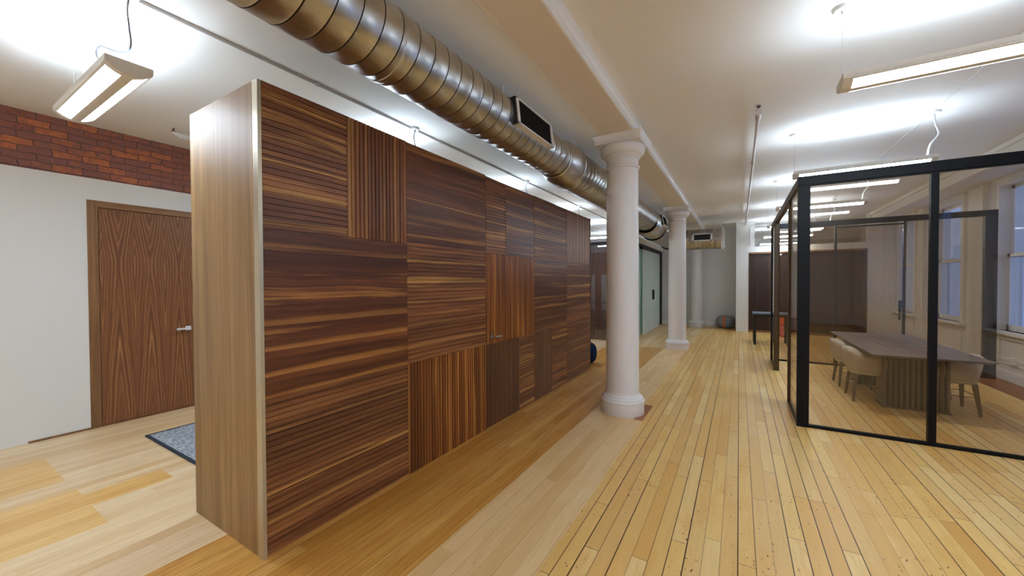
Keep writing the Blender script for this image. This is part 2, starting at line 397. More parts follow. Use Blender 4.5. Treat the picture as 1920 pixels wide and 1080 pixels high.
# ------------------------------------------------------------------ mesh helpers
class MB:
    def __init__(s): s.v = []; s.f = []; s.mi = []; s.cur = 0
    def add(s, vs, fs):
        o = len(s.v); s.v += [tuple(v) for v in vs]
        s.f += [tuple(i + o for i in f) for f in fs]; s.mi += [s.cur] * len(fs)
        return s
    def box(s, x0, y0, z0, x1, y1, z1):
        x0, x1 = min(x0, x1), max(x0, x1); y0, y1 = min(y0, y1), max(y0, y1); z0, z1 = min(z0, z1), max(z0, z1)
        return s.add([(x0, y0, z0), (x1, y0, z0), (x1, y1, z0), (x0, y1, z0), (x0, y0, z1), (x1, y0, z1), (x1, y1, z1), (x0, y1, z1)],
              [(0, 3, 2, 1), (4, 5, 6, 7), (0, 1, 5, 4), (1, 2, 6, 5), (2, 3, 7, 6), (3, 0, 4, 7)])
    def quad(s, a, b, c, d): return s.add([a, b, c, d], [(0, 1, 2, 3)])
    def loft(s, rings, caps=True, closed=True):
        n = len(rings[0]); vs = [p for r in rings for p in r]; fs = []
        for k in range(len(rings) - 1):
            for i in range(n if closed else n - 1):
                j = (i + 1) % n
                fs.append((k * n + i, k * n + j, (k + 1) * n + j, (k + 1) * n + i))
        if caps and closed:
            fs.append(tuple(reversed(range(n)))); fs.append(tuple(range((len(rings) - 1) * n, len(rings) * n)))
        return s.add(vs, fs)
    def lathe(s, prof, cx=0, cy=0, n=48, caps=True):
        return s.loft([[(cx + r * math.cos(2 * PI * i / n), cy + r * math.sin(2 * PI * i / n), z) for i in range(n)] for r, z in prof], caps)
    def tube(s, pts, r, n=8, caps=True):
        pts = [Vector(p) for p in pts]; rings = []; up = None
        for k, p in enumerate(pts):
            d = (pts[min(k + 1, len(pts) - 1)] - pts[max(k - 1, 0)]).normalized()
            if up is None:
                up = Vector((0, 0, 1)) if abs(d.z) < 0.9 else Vector((1, 0, 0))
            a = d.cross(up).normalized(); b = a.cross(d).normalized(); up = b
            rr = r[k] if hasattr(r, '__len__') else r
            rings.append([p + a * (rr * math.cos(2 * PI * i / n)) + b * (rr * math.sin(2 * PI * i / n)) for i in range(n)])
        return s.loft(rings, caps)
    def extrude(s, poly, axis, a, b):
        """poly: 2D points; axis 0/1/2 is the extrusion axis; the 2D coords fill the other two in order."""
        def P(p, t):
            q = list(p); q.insert(axis, t); return tuple(q)
        n = len(poly)
        vs = [P(p, a) for p in poly] + [P(p, b) for p in poly]
        fs = [(i, (i + 1) % n, n + (i + 1) % n, n + i) for i in range(n)] + [tuple(reversed(range(n))), tuple(range(n, 2 * n))]
        return s.add(vs, fs)
    def build(s, name, mat, parent=None, smooth=None, bevel=0.0, loc=None):
        me = bpy.data.meshes.new(name)
        me.from_pydata(s.v, [], s.f)
        mats = mat if isinstance(mat, (list, tuple)) else [mat]
        for m in mats: me.materials.append(m)
        if len(mats) > 1:
            me.polygons.foreach_set('material_index', s.mi)
        bm = bmesh.new(); bm.from_mesh(me)
        bmesh.ops.recalc_face_normals(bm, faces=bm.faces)
        bm.to_mesh(me); bm.free()
        if smooth is not None:
            me.polygons.foreach_set('use_smooth', [True] * len(me.polygons))
            me.set_sharp_from_angle(angle=math.radians(smooth))
        o = bpy.data.objects.new(name, me)
        COL.objects.link(o)
        if parent is not None: o.parent = parent
        if loc: o.location = loc
        if bevel:
            b = o.modifiers.new('bevel', 'BEVEL'); b.width = bevel; b.segments = 2; b.limit_method = 'ANGLE'
        return o

def tag(o, label=None, cat=None, group=None, kind=None):
    if label: o['label'] = label
    if cat: o['category'] = cat
    if group: o['group'] = group
    if kind: o['kind'] = kind
    return o
def struct(o): return tag(o, kind='structure')
def thing(name, label, cat, group=None, loc=(0, 0, 0), rz=0.0):
    e = bpy.data.objects.new(name, None); e.empty_display_size = 0.1
    e.location = loc; e.rotation_euler = (0, 0, rz)
    COL.objects.link(e)
    return tag(e, label, cat, group)
def copy_tree(o, parent=None):
    c = o.copy(); COL.objects.link(c)
    if parent is not None: c.parent = parent
    for ch in list(o.children): copy_tree(ch, c)
    return c

# ------------------------------------------------------------------ the room
XL, XR = -5.74, 3.44
YB, YF = -7.2, 14.27
CR, CLF, BS = 3.25, 3.137, 3.125      # ceiling right, ceiling left, beam soffit
BX0, BX1 = -1.31, -0.99

fl = MB()
def patch(x0, y0, x1, y1, mi):
    fl.cur = mi; fl.box(x0, y0, -0.12, x1, y1, 0.0)
FM = ['pine_pale', 'pine_patch', 'pine', 'maple_pale', 'maple', 'dark_strip', 'patch_red']
# left of the storage wall
patch(XL - .3, YB, -5.117, 17.2, 0)
patch(-5.117, YB, -4.40, 0.71, 1); patch(-5.117, 0.71, -4.40, 17.2, 0)
patch(-4.40, YB, -4.155, 17.2, 0)
patch(-4.155, YB, -4.0, 0.72, 1); patch(-4.155, 0.72, -4.0, 17.2, 0)
patch(-4.0, YB, -3.75, 0.72, 1); patch(-4.0, 0.72, -3.75, 1.15, 1); patch(-4.0, 1.15, -3.75, 17.2, 0)
patch(-3.75, YB, -3.40, 0.72, 1); patch(-3.75, 0.72, -3.40, 17.2, 0)
patch(-3.40, YB, -2.62, 17.2, 0)
patch(-2.62, YB, -1.455, 9.0, 2); patch(-2.62, 9.0, -1.455, 17.2, 3)
patch(-1.455, YB, -0.98, 17.2, 3)
patch(-0.98, YB, -0.885, 4.20, 3); patch(-0.98, 4.20, -0.885, 4.78, 6); patch(-0.98, 4.78, -0.885, 17.2, 4)
patch(-0.885, YB, 3.03, 17.2, 4)
patch(3.03, YB, XR + .45, 17.2, 5)
struct(fl.build('floor', [M[k] for k in FM]))

c = MB()
c.box(XL - .3, YB, CLF, BX0, 17.2, 3.5)
c.box(BX0, YB, BS + .002, BX1, 17.2, 3.5)
c.box(BX1, YB, CR, XR + .45, 17.2, 3.5)
struct(c.build('ceiling', M['ceiling']))
c = MB(); c.box(BX0, YB, BS, BX1, YF, BS + .012); c.box(BX0 - .012, YB, BS - .003, BX0, YF, CLF + .001); struct(c.build('trim_4', M['soffit']))
c = MB(); c.extrude([(BX1, BS - 0.0), (BX1 + 0.012, BS + 0.004), (BX1 + 0.016, BS + 0.05), (BX1 + 0.03, BS + 0.075), (BX1 + 0.034, CR), (BX1, CR)], 1, YB, YF)
struct(c.build('trim_1', M['trim']))

# left wall: brick above, white furred wall below with the door opening
w = MB(); w.box(XL - .3, YB, 0, XL - 0.03, 17.2, CLF)
struct(w.build('wall_left_brick', M['brick']))
DY0, DY1, DZ = 1.105, 2.165, 2.368
w = MB()
w.box(XL - 0.03, YB, 0, XL, DY0, 2.59); w.box(XL - 0.03, DY1, 0, XL, YF, 2.59); w.box(XL - 0.03, DY0, DZ, XL, DY1, 2.59)
struct(w.build('wall_left', M['white_wall']))
w = MB(); w.box(XL, 0.70, 0, XL + 0.012, DY0, 0.018); w.box(XL, DY0, 0, XL + 0.012, 9.5, 0.008)
struct(w.build('baseboard_left', M['door_frame']))
w = MB(); w.box(XL - .3, YB - .2, 0, XR + .45, YB, 3.5); struct(w.build('wall_back', M['white_wall']))
# far wall and the pier with the dark veneer partition
w = MB(); w.box(XL, YF, 0, -0.08, YF + .2, CR); struct(w.build('wall_far', M['far_wall']))
w = MB(); w.box(XL, YF - .02, 0, -0.08, YF, 0.13); w.box(XL, YF - .014, .13, -0.08, YF, 0.15); struct(w.build('baseboard_far', M['trim']))
PY = 13.2
w = MB()
w.box(-0.08, PY, 0, 0.235, PY + .5, CR); w.box(-0.08, PY + .5, 0, 0.1, YF + .2, CR)
w.box(0.235, PY + 0.0, 2.345, 2.86, PY + .15, 2.51)
w.box(0.235, PY, 2.51, 0.39, PY + .5, CR)
w.box(2.86, PY, 0, XR, PY + .15, CR)
struct(w.build('wall_pier', M['white_wall']))
w = MB(); w.box(-0.09, PY - .012, 0, 0.235, PY, 0.006)
w.cur = 0
w = MB(); w.box(0.1, 16.9, 0, XR + .45, 17.2, 3.5); struct(w.build('wall_beyond', M['brick_white']))
w = MB(); w.box(XL - .3, 17.0, 0, 0.1, 17.2, 3.5); struct(w.build('wall_outer', M['white_wall']))
d = thing('door_1', 'wide dark brown veneered door and panel in the far wall', 'door'); struct(d)
m_ = MB(); m_.box(0.25, PY + .03, 0.06, 2.845, PY + .07, 2.30); m_.build('door_leaf', M['far_wood'], d)
m_ = MB(); m_.box(0.235, PY - .005, 2.30, 2.86, PY + .08, 2.345); m_.box(0.235, PY - .005, 0, 0.25, PY + .08, 2.30); m_.box(2.845, PY - .005, 0, 2.86, PY + .08, 2.30)
m_.box(0.25, PY - .002, 0, 2.845, PY + .08, 0.06)
m_.build('door_casing', M['door_frame'], d)

# right wall with windows
XO = XR + 0.22
WINS = [(-6.45, -5.30), (-4.10, -2.95), (-1.75, -0.60), (0.60, 1.75), (2.95, 4.10), (5.30, 6.45), (7.65, 8.83), (9.99, 11.14), (12.15, 13.05)]
WZ0, WZ1 = 0.735, 2.93
w = MB(); y = YB
for a, b in WINS:
    w.box(XR, y, 0, XO, a, CR); w.box(XR, a, 0, XO, b, WZ0); w.box(XR, a, WZ1, XO, b, CR); y = b
w.box(XR, y, 0, XO, 17.2, CR)
struct(w.build('wall_right', M['window_wall']))
w = MB(); w.box(2.93, YB, 3.04, XR + .02, PY, CR)
w.extrude([(2.905, 3.20), (2.93, 3.19), (2.93, CR), (2.89, CR)], 1, YB, PY)
w.extrude([(2.915, 3.035), (2.945, 3.02), (2.945, 3.05), (2.915, 3.05)], 1, YB, PY)
struct(w.build('wall_right_bulkhead', M['window_wall']))
w = MB(); w.box(XR - .02, YB, 0, XR, PY, 0.13); w.box(XR - .012, YB, .13, XR, PY, .15); struct(w.build('baseboard_right', M['trim']))
w = MB()
for k in range(len(WINS) - 1):                       # flat pilasters between the windows
    a, b = WINS[k][1] + 0.36, WINS[k + 1][0] - 0.36
    if b > a: w.box(XR - 0.07, a, 0, XR, b, 3.04)
for a, b in WINS:                                     # moulded aprons
    for (p0, q0, p1, q1) in ((a, .60, b, .615), (a, .24, b, .255), (a, .24, a + .015, .615), (b - .015, .24, b, .615)):
        w.box(XR - .012, p0, q0, XR, p1, q1)
struct(w.build('trim_2', M['window_wall']))
for k, (a, b) in enumerate(WINS):
    t = thing('window_%d' % (k + 1), 'white painted double hung sash window', 'window'); struct(t)
    m_ = MB()
    m_.box(XR - .03, a - .13, WZ0, XR, a, WZ1 + .12); m_.box(XR - .03, b, WZ0, XR, b + .13, WZ1 + .12); m_.box(XR - .03, a, WZ1, XR, b, WZ1 + .12)
    m_.box(XR - .045, a - .15, WZ1 + .12 - .03, XR, b + .15, WZ1 + .12)
    m_.box(XR - .04, a - .115, WZ0, XR - .03, a - .095, WZ1 + .09); m_.box(XR - .04, b + .095, WZ0, XR - .03, b + .115, WZ1 + .09)
    m_.build('window_casing', M['trim'], t)
    m_ = MB(); m_.box(XR - .09, a - .16, WZ0 - .045, XR + .1, b + .16, WZ0); m_.box(XR - .03, a - .13, WZ0 - .12, XR, b + .13, WZ0 - .045)
    m_.build('window_sill', M['trim'], t)
    zm = 1.87
    for nm, x, z0, z1 in (('lower_sash', XR + .06, WZ0, zm + .03), ('upper_sash', XR + .10, zm - .03, WZ1)):
        m_ = MB(); fw = .065
        m_.box(x, a, z0, x + .035, a + fw, z1); m_.box(x, b - fw, z0, x + .035, b, z1)
        m_.box(x, a, z0, x + .035, b, z0 + (.09 if 'lower' in nm else .05)); m_.box(x, a, z1 - .05, x + .035, b, z1)
        f = m_.build(nm, M['trim'], t)
        g = MB(); g.box(x + .014, a + fw, z0 + .05, x + .018, b - fw, z1 - .05); g.build('window_pane', M['glass_clear'], f)
    m_ = MB(); m_.box(XR + .045, (a + b) / 2 - .03, zm + .03, XR + .09, (a + b) / 2 + .03, zm + .05); m_.build('sash_lock', M['steel'], t)
# window stop boxes with little pegs (blind brackets) are part of the casing; raceway and outlet
t = thing('wall_raceway', 'thin white surface raceway running along the window wall', 'cable raceway')
m_ = MB(); m_.box(XR - .018, 7.2, .305, XR, 9.62, .325); m_.build('raceway_channel', M['outlet'], t)
t = thing('power_outlet', 'white surface mounted outlet box under the near window', 'outlet')
m_ = MB(); m_.box(XR - .05, 8.38, .265, XR, 8.50, .365); m_.build('outlet_box', M['outlet'], t, bevel=.004)
m_ = MB(); m_.box(XR - .053, 8.405, .28, XR - .05, 8.475, .35); m_.build('cover_plate', M['white_metal'], t)

# ------------------------------------------------------------------ walnut storage wall
SX0, SX1, SY0, SY1, SH = -3.05, -2.202, 1.048, 6.32, 2.59
PT = 0.022
t = thing('storage_wall', 'large walnut panelled storage wall block standing on the wood floor', 'storage wall', loc=(0, 0, 0))
m_ = MB(); m_.box(SX0, SY0 + .02, 0.0, SX1 - PT - .004, SY1 - .02, SH - .004); m_.build('carcass', M['dark_metal'], t)
m_ = MB(); m_.box(SX0, SY0, 0, SX1 - .058, SY0 + .02, SH); o = m_.build('end_panel', M['end_panel'], t, bevel=.0015); o['label'] = 'pale brown vertical grain veneer end panel'
m_ = MB(); m_.box(SX1 - .056, SY0, 0, SX1, SY0 + .02, SH); o = m_.build('edge_strip', M['edge'], t, bevel=.001); o['label'] = 'pale metallic edge strip at the corner'
m_ = MB(); m_.box(SX0, SY1 - .02, 0, SX1, SY1, SH); m_.build('end_panel', M['end_panel'], t)

def panel(y0, y1, z0, z1, kind, ori, mat, parent, pitch=.033):
    """kind 'rib': a ribbed board built as one folded profile; 'flat': a flush board."""
    g = .0012; y0 = max(y0, SY0 + .02); y0 += g; y1 -= g; z0 += g; z1 -= g
    m_ = MB()
    if kind == 'flat':
        m_.box(SX1 - PT, y0, z0, SX1, y1, z1)
    else:
        a, b = (z0, z1) if ori == 'h' else (y0, y1)
        n = max(2, round((b - a) / pitch)); p = (b - a) / n
        prof = [(a, SX1 - PT)]
        gv = .0062
        for k in range(n):
            s0 = a + k * p
            prof += [(s0 + (gv / 2 if k else 0), SX1 - (.008 if k else 0)), (s0 + (gv / 2 + .0015 if k else 0), SX1)] if k else [(s0, SX1)]
            e0 = s0 + p
            prof += [(e0 - gv / 2 - .0015, SX1), (e0 - gv / 2, SX1 - .008)] if k < n - 1 else [(e0, SX1)]
        prof.append((b, SX1 - PT))
        if ori == 'h': m_.extrude([(x, q) for q, x in prof], 1, y0, y1)
        else: m_.extrude([(x, q) for q, x in prof], 2, z0, z1)
    return m_.build('ribbed_panel' if kind == 'rib' else 'flat_panel', mat, parent)
HR, VR, HD, VW, VD = M['wal_h_rib'], M['wal_v_rib'], M['wal_h_dark'], M['wal_v_warm'], M['wal_v_dark']
ZT = SH
pans = [
 (1.048, 1.583, 1.80, ZT, 'rib', 'h', HR), (1.583, 2.10, 1.80, ZT, 'rib', 'v', VR),
 (1.048, 2.10, .868, 1.80, 'flat', 'h', HD), (1.048, 2.10, .0, .868, 'rib', 'h', HR),
 (2.10, 3.162, 1.815, ZT - .006, 'flat', 'h', HD), (2.10, 3.162, .868, 1.815, 'rib', 'h', HR),
 (2.10, 3.162, .0, .868, 'rib', 'v', VW),
 (4.224, 5.272, 1.785, ZT - .01, 'rib', 'h', HR), (4.224, 5.272, .875, 1.785, 'flat', 'h', HD),
 (4.224, 4.74, .0, .875, 'flat', 'v', VD), (4.74, 5.272, .0, .875, 'rib', 'h', HR),
 (5.272, 6.32, 1.785, ZT - .012, 'flat', 'v', VR), (5.272, 6.32, .845, 1.785, 'rib', 'h', HR), (5.272, 6.32, .0, .845, 'flat', 'h', HD)]
for (a, b, z0, z1, k, o_, mt) in pans: panel(a, b, z0, z1, k, o_, mt, t, pitch=.033 if k == 'rib' else 0)
dr = MB(); dr.box(SX1 - PT - .004, 3.164, .006, SX1 - PT, 4.222, 2.575)
dd = dr.build('door', M['dark_metal'], t); dd['label'] = 'flush door cut into the panelling, with a short lever handle'
for (a, b, z0, z1, k, o_, mt) in [(3.165, 3.55, 1.805, 2.575, 'rib', 'h', HR), (3.55, 4.221, 1.785, 2.575, 'flat', 'h', HD),
        (3.165, 4.221, .862, 1.80, 'rib', 'v', VW), (3.165, 3.84, .006, .862, 'flat', 'v', VD), (3.84, 4.221, .006, .862, 'rib', 'h', HR)]:
    if (z0, a) == (1.785, 3.55): z0 = 1.80
    if z0 == 1.805: z0 = 1.80
    panel(a, b, z0, z1, k, o_, mt, dd)
m_ = MB()
m_.tube([(SX1 - .002, 3.255, .935), (SX1 + .012, 3.255, .935)], .024, 24)
m_.tube([(SX1 + .01, 3.255, .935), (SX1 + .055, 3.255, .935)], .010, 12)
m_.tube([(SX1 + .052, 3.247, .935), (SX1 + .052, 3.37, .935)], .011, 12)
m_.build('lever_handle', M['steel'], dd, smooth=40)

# ------------------------------------------------------------------ walnut door in the left wall
t = thing('door_2', 'walnut veneered door with cathedral grain and chrome lever', 'door'); struct(t)
m_ = MB()
m_.box(XL - .06, DY0, 0, XL + .006, 1.183, DZ); m_.box(XL - .06, DY1 - .078, 0, XL + .006, DY1, DZ)
m_.build('door_jamb', M['door_frame'], t, bevel=.002)
m_ = MB(); m_.box(XL - .06, 1.183, 2.300, XL + .006, DY1 - .078, DZ)
m_.build('door_head', M['door_frame_h'], t, bevel=.002)
m_ = MB(); m_.box(XL - .05, 1.188, .010, XL - .004, DY1 - .083, 2.294); lf = m_.build('door_leaf', M['door'], t, bevel=.001)
m_ = MB(); m_.box(XL - .07, 1.183, 0, XL - .051, DY1 - .078, 2.30); m_.build('door_stop', M['dark_metal'], t)
m_ = MB()
ys = 1.925
m_.box(XL - .004, ys - .026, .935, XL + .004, ys + .026, .987)
m_.tube([(XL + .003, ys, .961), (XL + .05, ys, .961)], .010, 12)
m_.box(XL + .042, ys - .125, .951, XL + .058, ys + .012, .971)
m_.build('door_lever', M['white_metal'], lf, smooth=40, bevel=.002)

t = thing('floor_mat', 'grey woven floor mat with dark bound edge before the walnut door', 'mat')
m_ = MB(); m_.box(-4.975, 1.345, 0.001, -3.50, 2.55, .010); m_.build('mat_weave', M['rug'], t)
m_ = MB()
for b in ((-5.0, 1.32, -3.475, 1.345), (-5.0, 2.55, -3.475, 2.575), (-5.0, 1.345, -4.975, 2.55), (-3.50, 1.345, -3.475, 2.55)):
    m_.box(b[0], b[1], .001, b[2], b[3], .012)
m_.build('mat_binding', M['rug_edge'], t)

# ------------------------------------------------------------------ columns
def column(x, y, label):
    t = thing('column', label, 'column', 'white round columns under the beam', (x, y, 0))
    b = [(.238, 0), (.240, .004), (.240, .138), (.246, .142), (.247, .150), (.243, .158), (.232, .162)]
    b += [(.232 - .0 - .022 * (1 - math.cos(a)), .162 + .030 * math.sin(a)) for a in [k * PI / 10 for k in range(1, 6)]]
    b += [(.206, .196), (.206, .203)]
    b += [(.206 - .022 * math.sin(a), .203 + .045 * (1 - math.cos(a))) for a in [k * PI / 12 for k in range(1, 7)]]
    m_ = MB(); m_.lathe(b, n=64); m_.build('column_base', M['column'], t, smooth=30)
    s = [(.183, .246), (.182, 1.0), (.178, 2.0), (.174, 2.765), (.174, 2.775)]
    m_ = MB(); m_.lathe(s, n=64); m_.build('column_shaft', M['column'], t, smooth=30)
    cpt = [(.174, 2.775), (.186, 2.779), (.193, 2.790), (.193, 2.797), (.186, 2.808), (.174, 2.813), (.174, 2.885)]
    cpt += [(.186, 2.889), (.190, 2.896), (.186, 2.903), (.192, 2.907), (.199, 2.915), (.199, 2.922), (.204, 2.926)]
    cpt += [(.204 + .044 * math.sin(a), 2.926 + .085 * (1 - math.cos(a))) for a in [k * PI / 16 for k in range(1, 9)]]
    cpt += [(.246, 3.022), (.238, 3.034)]
    m_ = MB(); m_.lathe(cpt, n=64)
    def sq(h, z): return [(-h, -h, z), (h, -h, z), (h, h, z), (-h, h, z)]
    m_.loft([sq(.246, 3.034), sq(.246, 3.075), sq(.250, 3.081), sq(.256, 3.098), sq(.268, 3.112), sq(.274, 3.118), sq(.274, BS - .001)])
    m_.build('capital', M['column'], t, smooth=30)
column(-1.159, 4.42, 'nearest of the white round columns, beside the walnut storage wall')
column(-1.185, 9.15, 'second white round column, in front of the frosted glass wall')
column(-1.215, 13.97, 'farthest white round column, standing against the far wall')

# ------------------------------------------------------------------ spiral duct
t = thing('ventilation_duct', 'exposed galvanised spiral duct hanging under the ceiling with black grilles', 'air duct')
def spiral(P0, ax, length, R, pitch, nm, parent, n=56):
    """helical seamed tube along axis ax from P0."""
    m_ = MB(); P0 = Vector(P0)
    A = Vector(((1, 0, 0), (0, 1, 0))[ax]); B = Vector((0, 0, 1)); Cc = A.cross(B)
    fr = [(0, 0.0), (.022, .0010), (.036, -.0060), (.066, -.0060), (.080, .0010), (.105, 0), (.53, .0004)]
    rows = []
    k = -1
    while k * pitch < length + pitch:
        for f, h in fr: rows.append(((k + f) * pitch, h))
        k += 1
    rings = []
    for s, h in rows:
        ring = []
        for i in range(n):
            a = 2 * PI * i / n
            q = min(max(s + pitch * i / n, 0), length)
            ring.append(P0 + A * q + (Cc * math.cos(a) + B * math.sin(a)) * (R + h))
        rings.append(ring)
    # seam column needs the ring shifted by one turn, so close it explicitly
    nr = len(rings); L_ = len(fr)
    vs = [p for r in rings for p in r]; fs = []; mis = []
    for k in range(nr - 1):
        for i in range(n - 1): fs.append((k * n + i, k * n + i + 1, (k + 1) * n + i + 1, (k + 1) * n + i))
        mis += [1 if k % L_ in (1, 2, 3) else 0] * (n - 1)
        if k - L_ >= 0 or True:
            k2 = k + L_
            if k2 + 1 < nr: fs.append((k * n + n - 1, k2 * n, (k2 + 1) * n, (k + 1) * n + n - 1)); mis.append(1 if k % L_ in (1, 2, 3) else 0)
    m_.add(vs, fs); m_.mi = mis
    o = m_.build(nm, [M['duct'], M['seam']], parent)
    me = o.data
    bm = bmesh.new(); bm.from_mesh(me)
    bmesh.ops.remove_doubles(bm, verts=bm.verts, dist=1e-5)
    bmesh.ops.recalc_face_normals(bm, faces=bm.faces)
    bm.to_mesh(me); bm.free()
    me.polygons.foreach_set('use_smooth', [True] * len(me.polygons)); me.set_sharp_from_angle(angle=math.radians(50))
    return o
DX, DZc = -1.67, 2.80
def ring_y(m_, x, z, prof, n=56):
    m_.loft([[(x + r * math.cos(2 * PI * i / n), y, z + r * math.sin(2 * PI * i / n)) for i in range(n)] for r, y in prof], caps=False)
spiral((DX, -1.2, DZc), 1, 4.90, .192, .118, 'duct_section', t)
m_ = MB(); ring_y(m_, DX, DZc, [(.190, 1.42), (.197, 1.425), (.199, 1.44), (.197, 1.455), (.190, 1.46)]); m_.build('joint_band', M['duct'], t, smooth=40)
m_ = MB(); ring_y(m_, DX, DZc - .005, [(.191, 3.66), (.200, 3.665), (.202, 3.72), (.232, 3.80), (.234, 3.98), (.239, 3.985), (.239, 4.0), (.233, 4.01)]); m_.build('reducer', M['duct'], t, smooth=40)
spiral((DX, 4.0, DZc - .012), 1, 4.25, .229, .100, 'duct_section', t)
m_ = MB(); ring_y(m_, DX, DZc - .06, [(.232, 8.2), (.262, 8.28), (.285, 8.4), (.285, 9.0), (.290, 9.01), (.290, 9.05), (.283, 9.06)]); m_.build('reducer', M['duct'], t, smooth=40)
EZ = 2.66
spiral((DX, 9.0, EZ + .03), 1, 2.30, .272, .13, 'duct_section', t)
# gored elbow
m_ = MB(); rings = []; Rb = .42
for k in range(6):
    a = k * PI / 10
    cx = DX + Rb - Rb * math.cos(a); cy = 11.28 + Rb * math.sin(a)
    dirn = Vector((math.sin(a), math.cos(a), 0)); side = Vector((math.cos(a), -math.sin(a), 0))
    rings.append([Vector((cx, cy, EZ)) + side * (.280 * math.cos(2 * PI * i / 48)) + Vector((0, 0, .280 * math.sin(2 * PI * i / 48))) for i in range(48)])
m_.loft(rings, caps=False); m_.build('elbow', M['duct'], t, smooth=12)
spiral((DX + Rb, 11.28 + Rb, EZ), 0, .86, .278, .10, 'duct_section', t)
# end cap with a bolted flange
EX = DX + Rb + .86
m_ = MB(); n = 48
def ring_x(x, r): return [(x, 11.70 + r * math.cos(2 * PI * i / n), EZ + r * math.sin(2 * PI * i / n)) for i in range(n)]
m_.loft([ring_x(EX - .14, .282), ring_x(EX - .13, .289), ring_x(EX, .289), ring_x(EX + .002, .312), ring_x(EX + .02, .312), ring_x(EX + .022, .05)])
m_.build('end_cap', M['duct'], t, smooth=35)
m_ = MB()
for s in (-1, 1):
    m_.box(EX - .02, 11.70 + s * .26, EZ - .33, EX + .05, 11.70 + s * .30, EZ + .33)
    m_.box(EX + .02, 11.40, EZ + s * .30 - .02, EX + .05, 12.0, EZ + s * .30 + .02)
m_.build('flange_bracket', M['steel'], t)
def grille_y(y0, y1, cx, cz, R, ang):
    """register saddled on the side of the duct; ang degrees above horizontal, on the +X side"""
    a0 = math.radians(ang); d = Vector((math.cos(a0), 0, math.sin(a0))); u = Vector((-math.sin(a0), 0, math.cos(a0)))
    c0 = Vector((cx, 0, cz)) + d * (R - .030)
    hw = .105
    m_ = MB()
    def bx(ya, yb, ua, ub, da, db, mm):
        P = lambda y, uu, dd: tuple(c0 + u * uu + d * dd + Vector((0, y, 0)))
        mm.add([P(ya, ua, da), P(yb, ua, da), P(yb, ub, da), P(ya, ub, da), P(ya, ua, db), P(yb, ua, db), P(yb, ub, db), P(ya, ub, db)],
               [(0, 3, 2, 1), (4, 5, 6, 7), (0, 1, 5, 4), (1, 2, 6, 5), (2, 3, 7, 6), (3, 0, 4, 7)])
    bx(y0, y1, -hw, -hw + .012, -.05, .053, m_); bx(y0, y1, hw - .012, hw, -.05, .053, m_)
    bx(y0, y0 + .03, -hw, hw, -.05, .053, m_); bx(y1 - .03, y1, -hw, hw, -.05, .053, m_)
    g = m_.build('grille_frame', M['white_metal'], t)
    m2 = MB(); bx(y0 + .03, y1 - .03, -hw + .012, hw - .012, .0315, .035, m2)  # black plate on the closed duct paints the dark interior behind the louvers
    k = y0 + .042
    while k < y1 - .035:
        bx(k, k + .004, -hw + .012, hw - .012, .035, .047, m2); k += .019
    m2.build('grille_louvers', M['grille_black'], g)
    m3 = MB(); bx(y0 - .012, y0, -hw, hw, -.06, .045, m3); m3.build('grille_gasket', M['grille_black'], g)
grille_y(2.53, 3.17, DX, DZc, .192, 6)
grille_y(8.42, 8.95, DX, DZc - .06, .285, 10)
# grille on the cross run, facing the camera (toward -Y)
m_ = MB(); gx0, gx1 = -1.10, -.62; gy = 11.70 - .278; gz = EZ + .03
for b in ((gx0, gz - .10, gx1, gz - .075), (gx0, gz + .075, gx1, gz + .10), (gx0, gz - .1, gx0 + .04, gz + .1), (gx1 - .04, gz - .1, gx1, gz + .1)):
    m_.box(b[0], gy - .02, b[1], b[2], gy + .05, b[3])
g = m_.build('grille_frame', M['white_metal'], t)
m_ = MB(); m_.box(gx0 + .04, gy - .008, gz - .075, gx1 - .04, gy + .0, gz + .075)  # black backing plate stands in for the unlit inside of the duct
k = gx0 + .05
while k < gx1 - .05: m_.box(k, gy - .016, gz - .075, k + .005, gy - .008, gz + .075); k += .025
m_.build('grille_louvers', M['grille_black'], g)
for (hy, R_) in ((2.665, .19), (4.22, .22), (6.6, .22), (0.2, .19)):
    m_ = MB(); m_.tube([(DX, hy, CLF), (DX, hy, DZc + R_ - .012)], .005, 8); m_.box(DX - .02, hy - .02, CLF - .006, DX + .02, hy + .02, CLF)
    m_.build('hanger_rod', M['white_metal'], t)

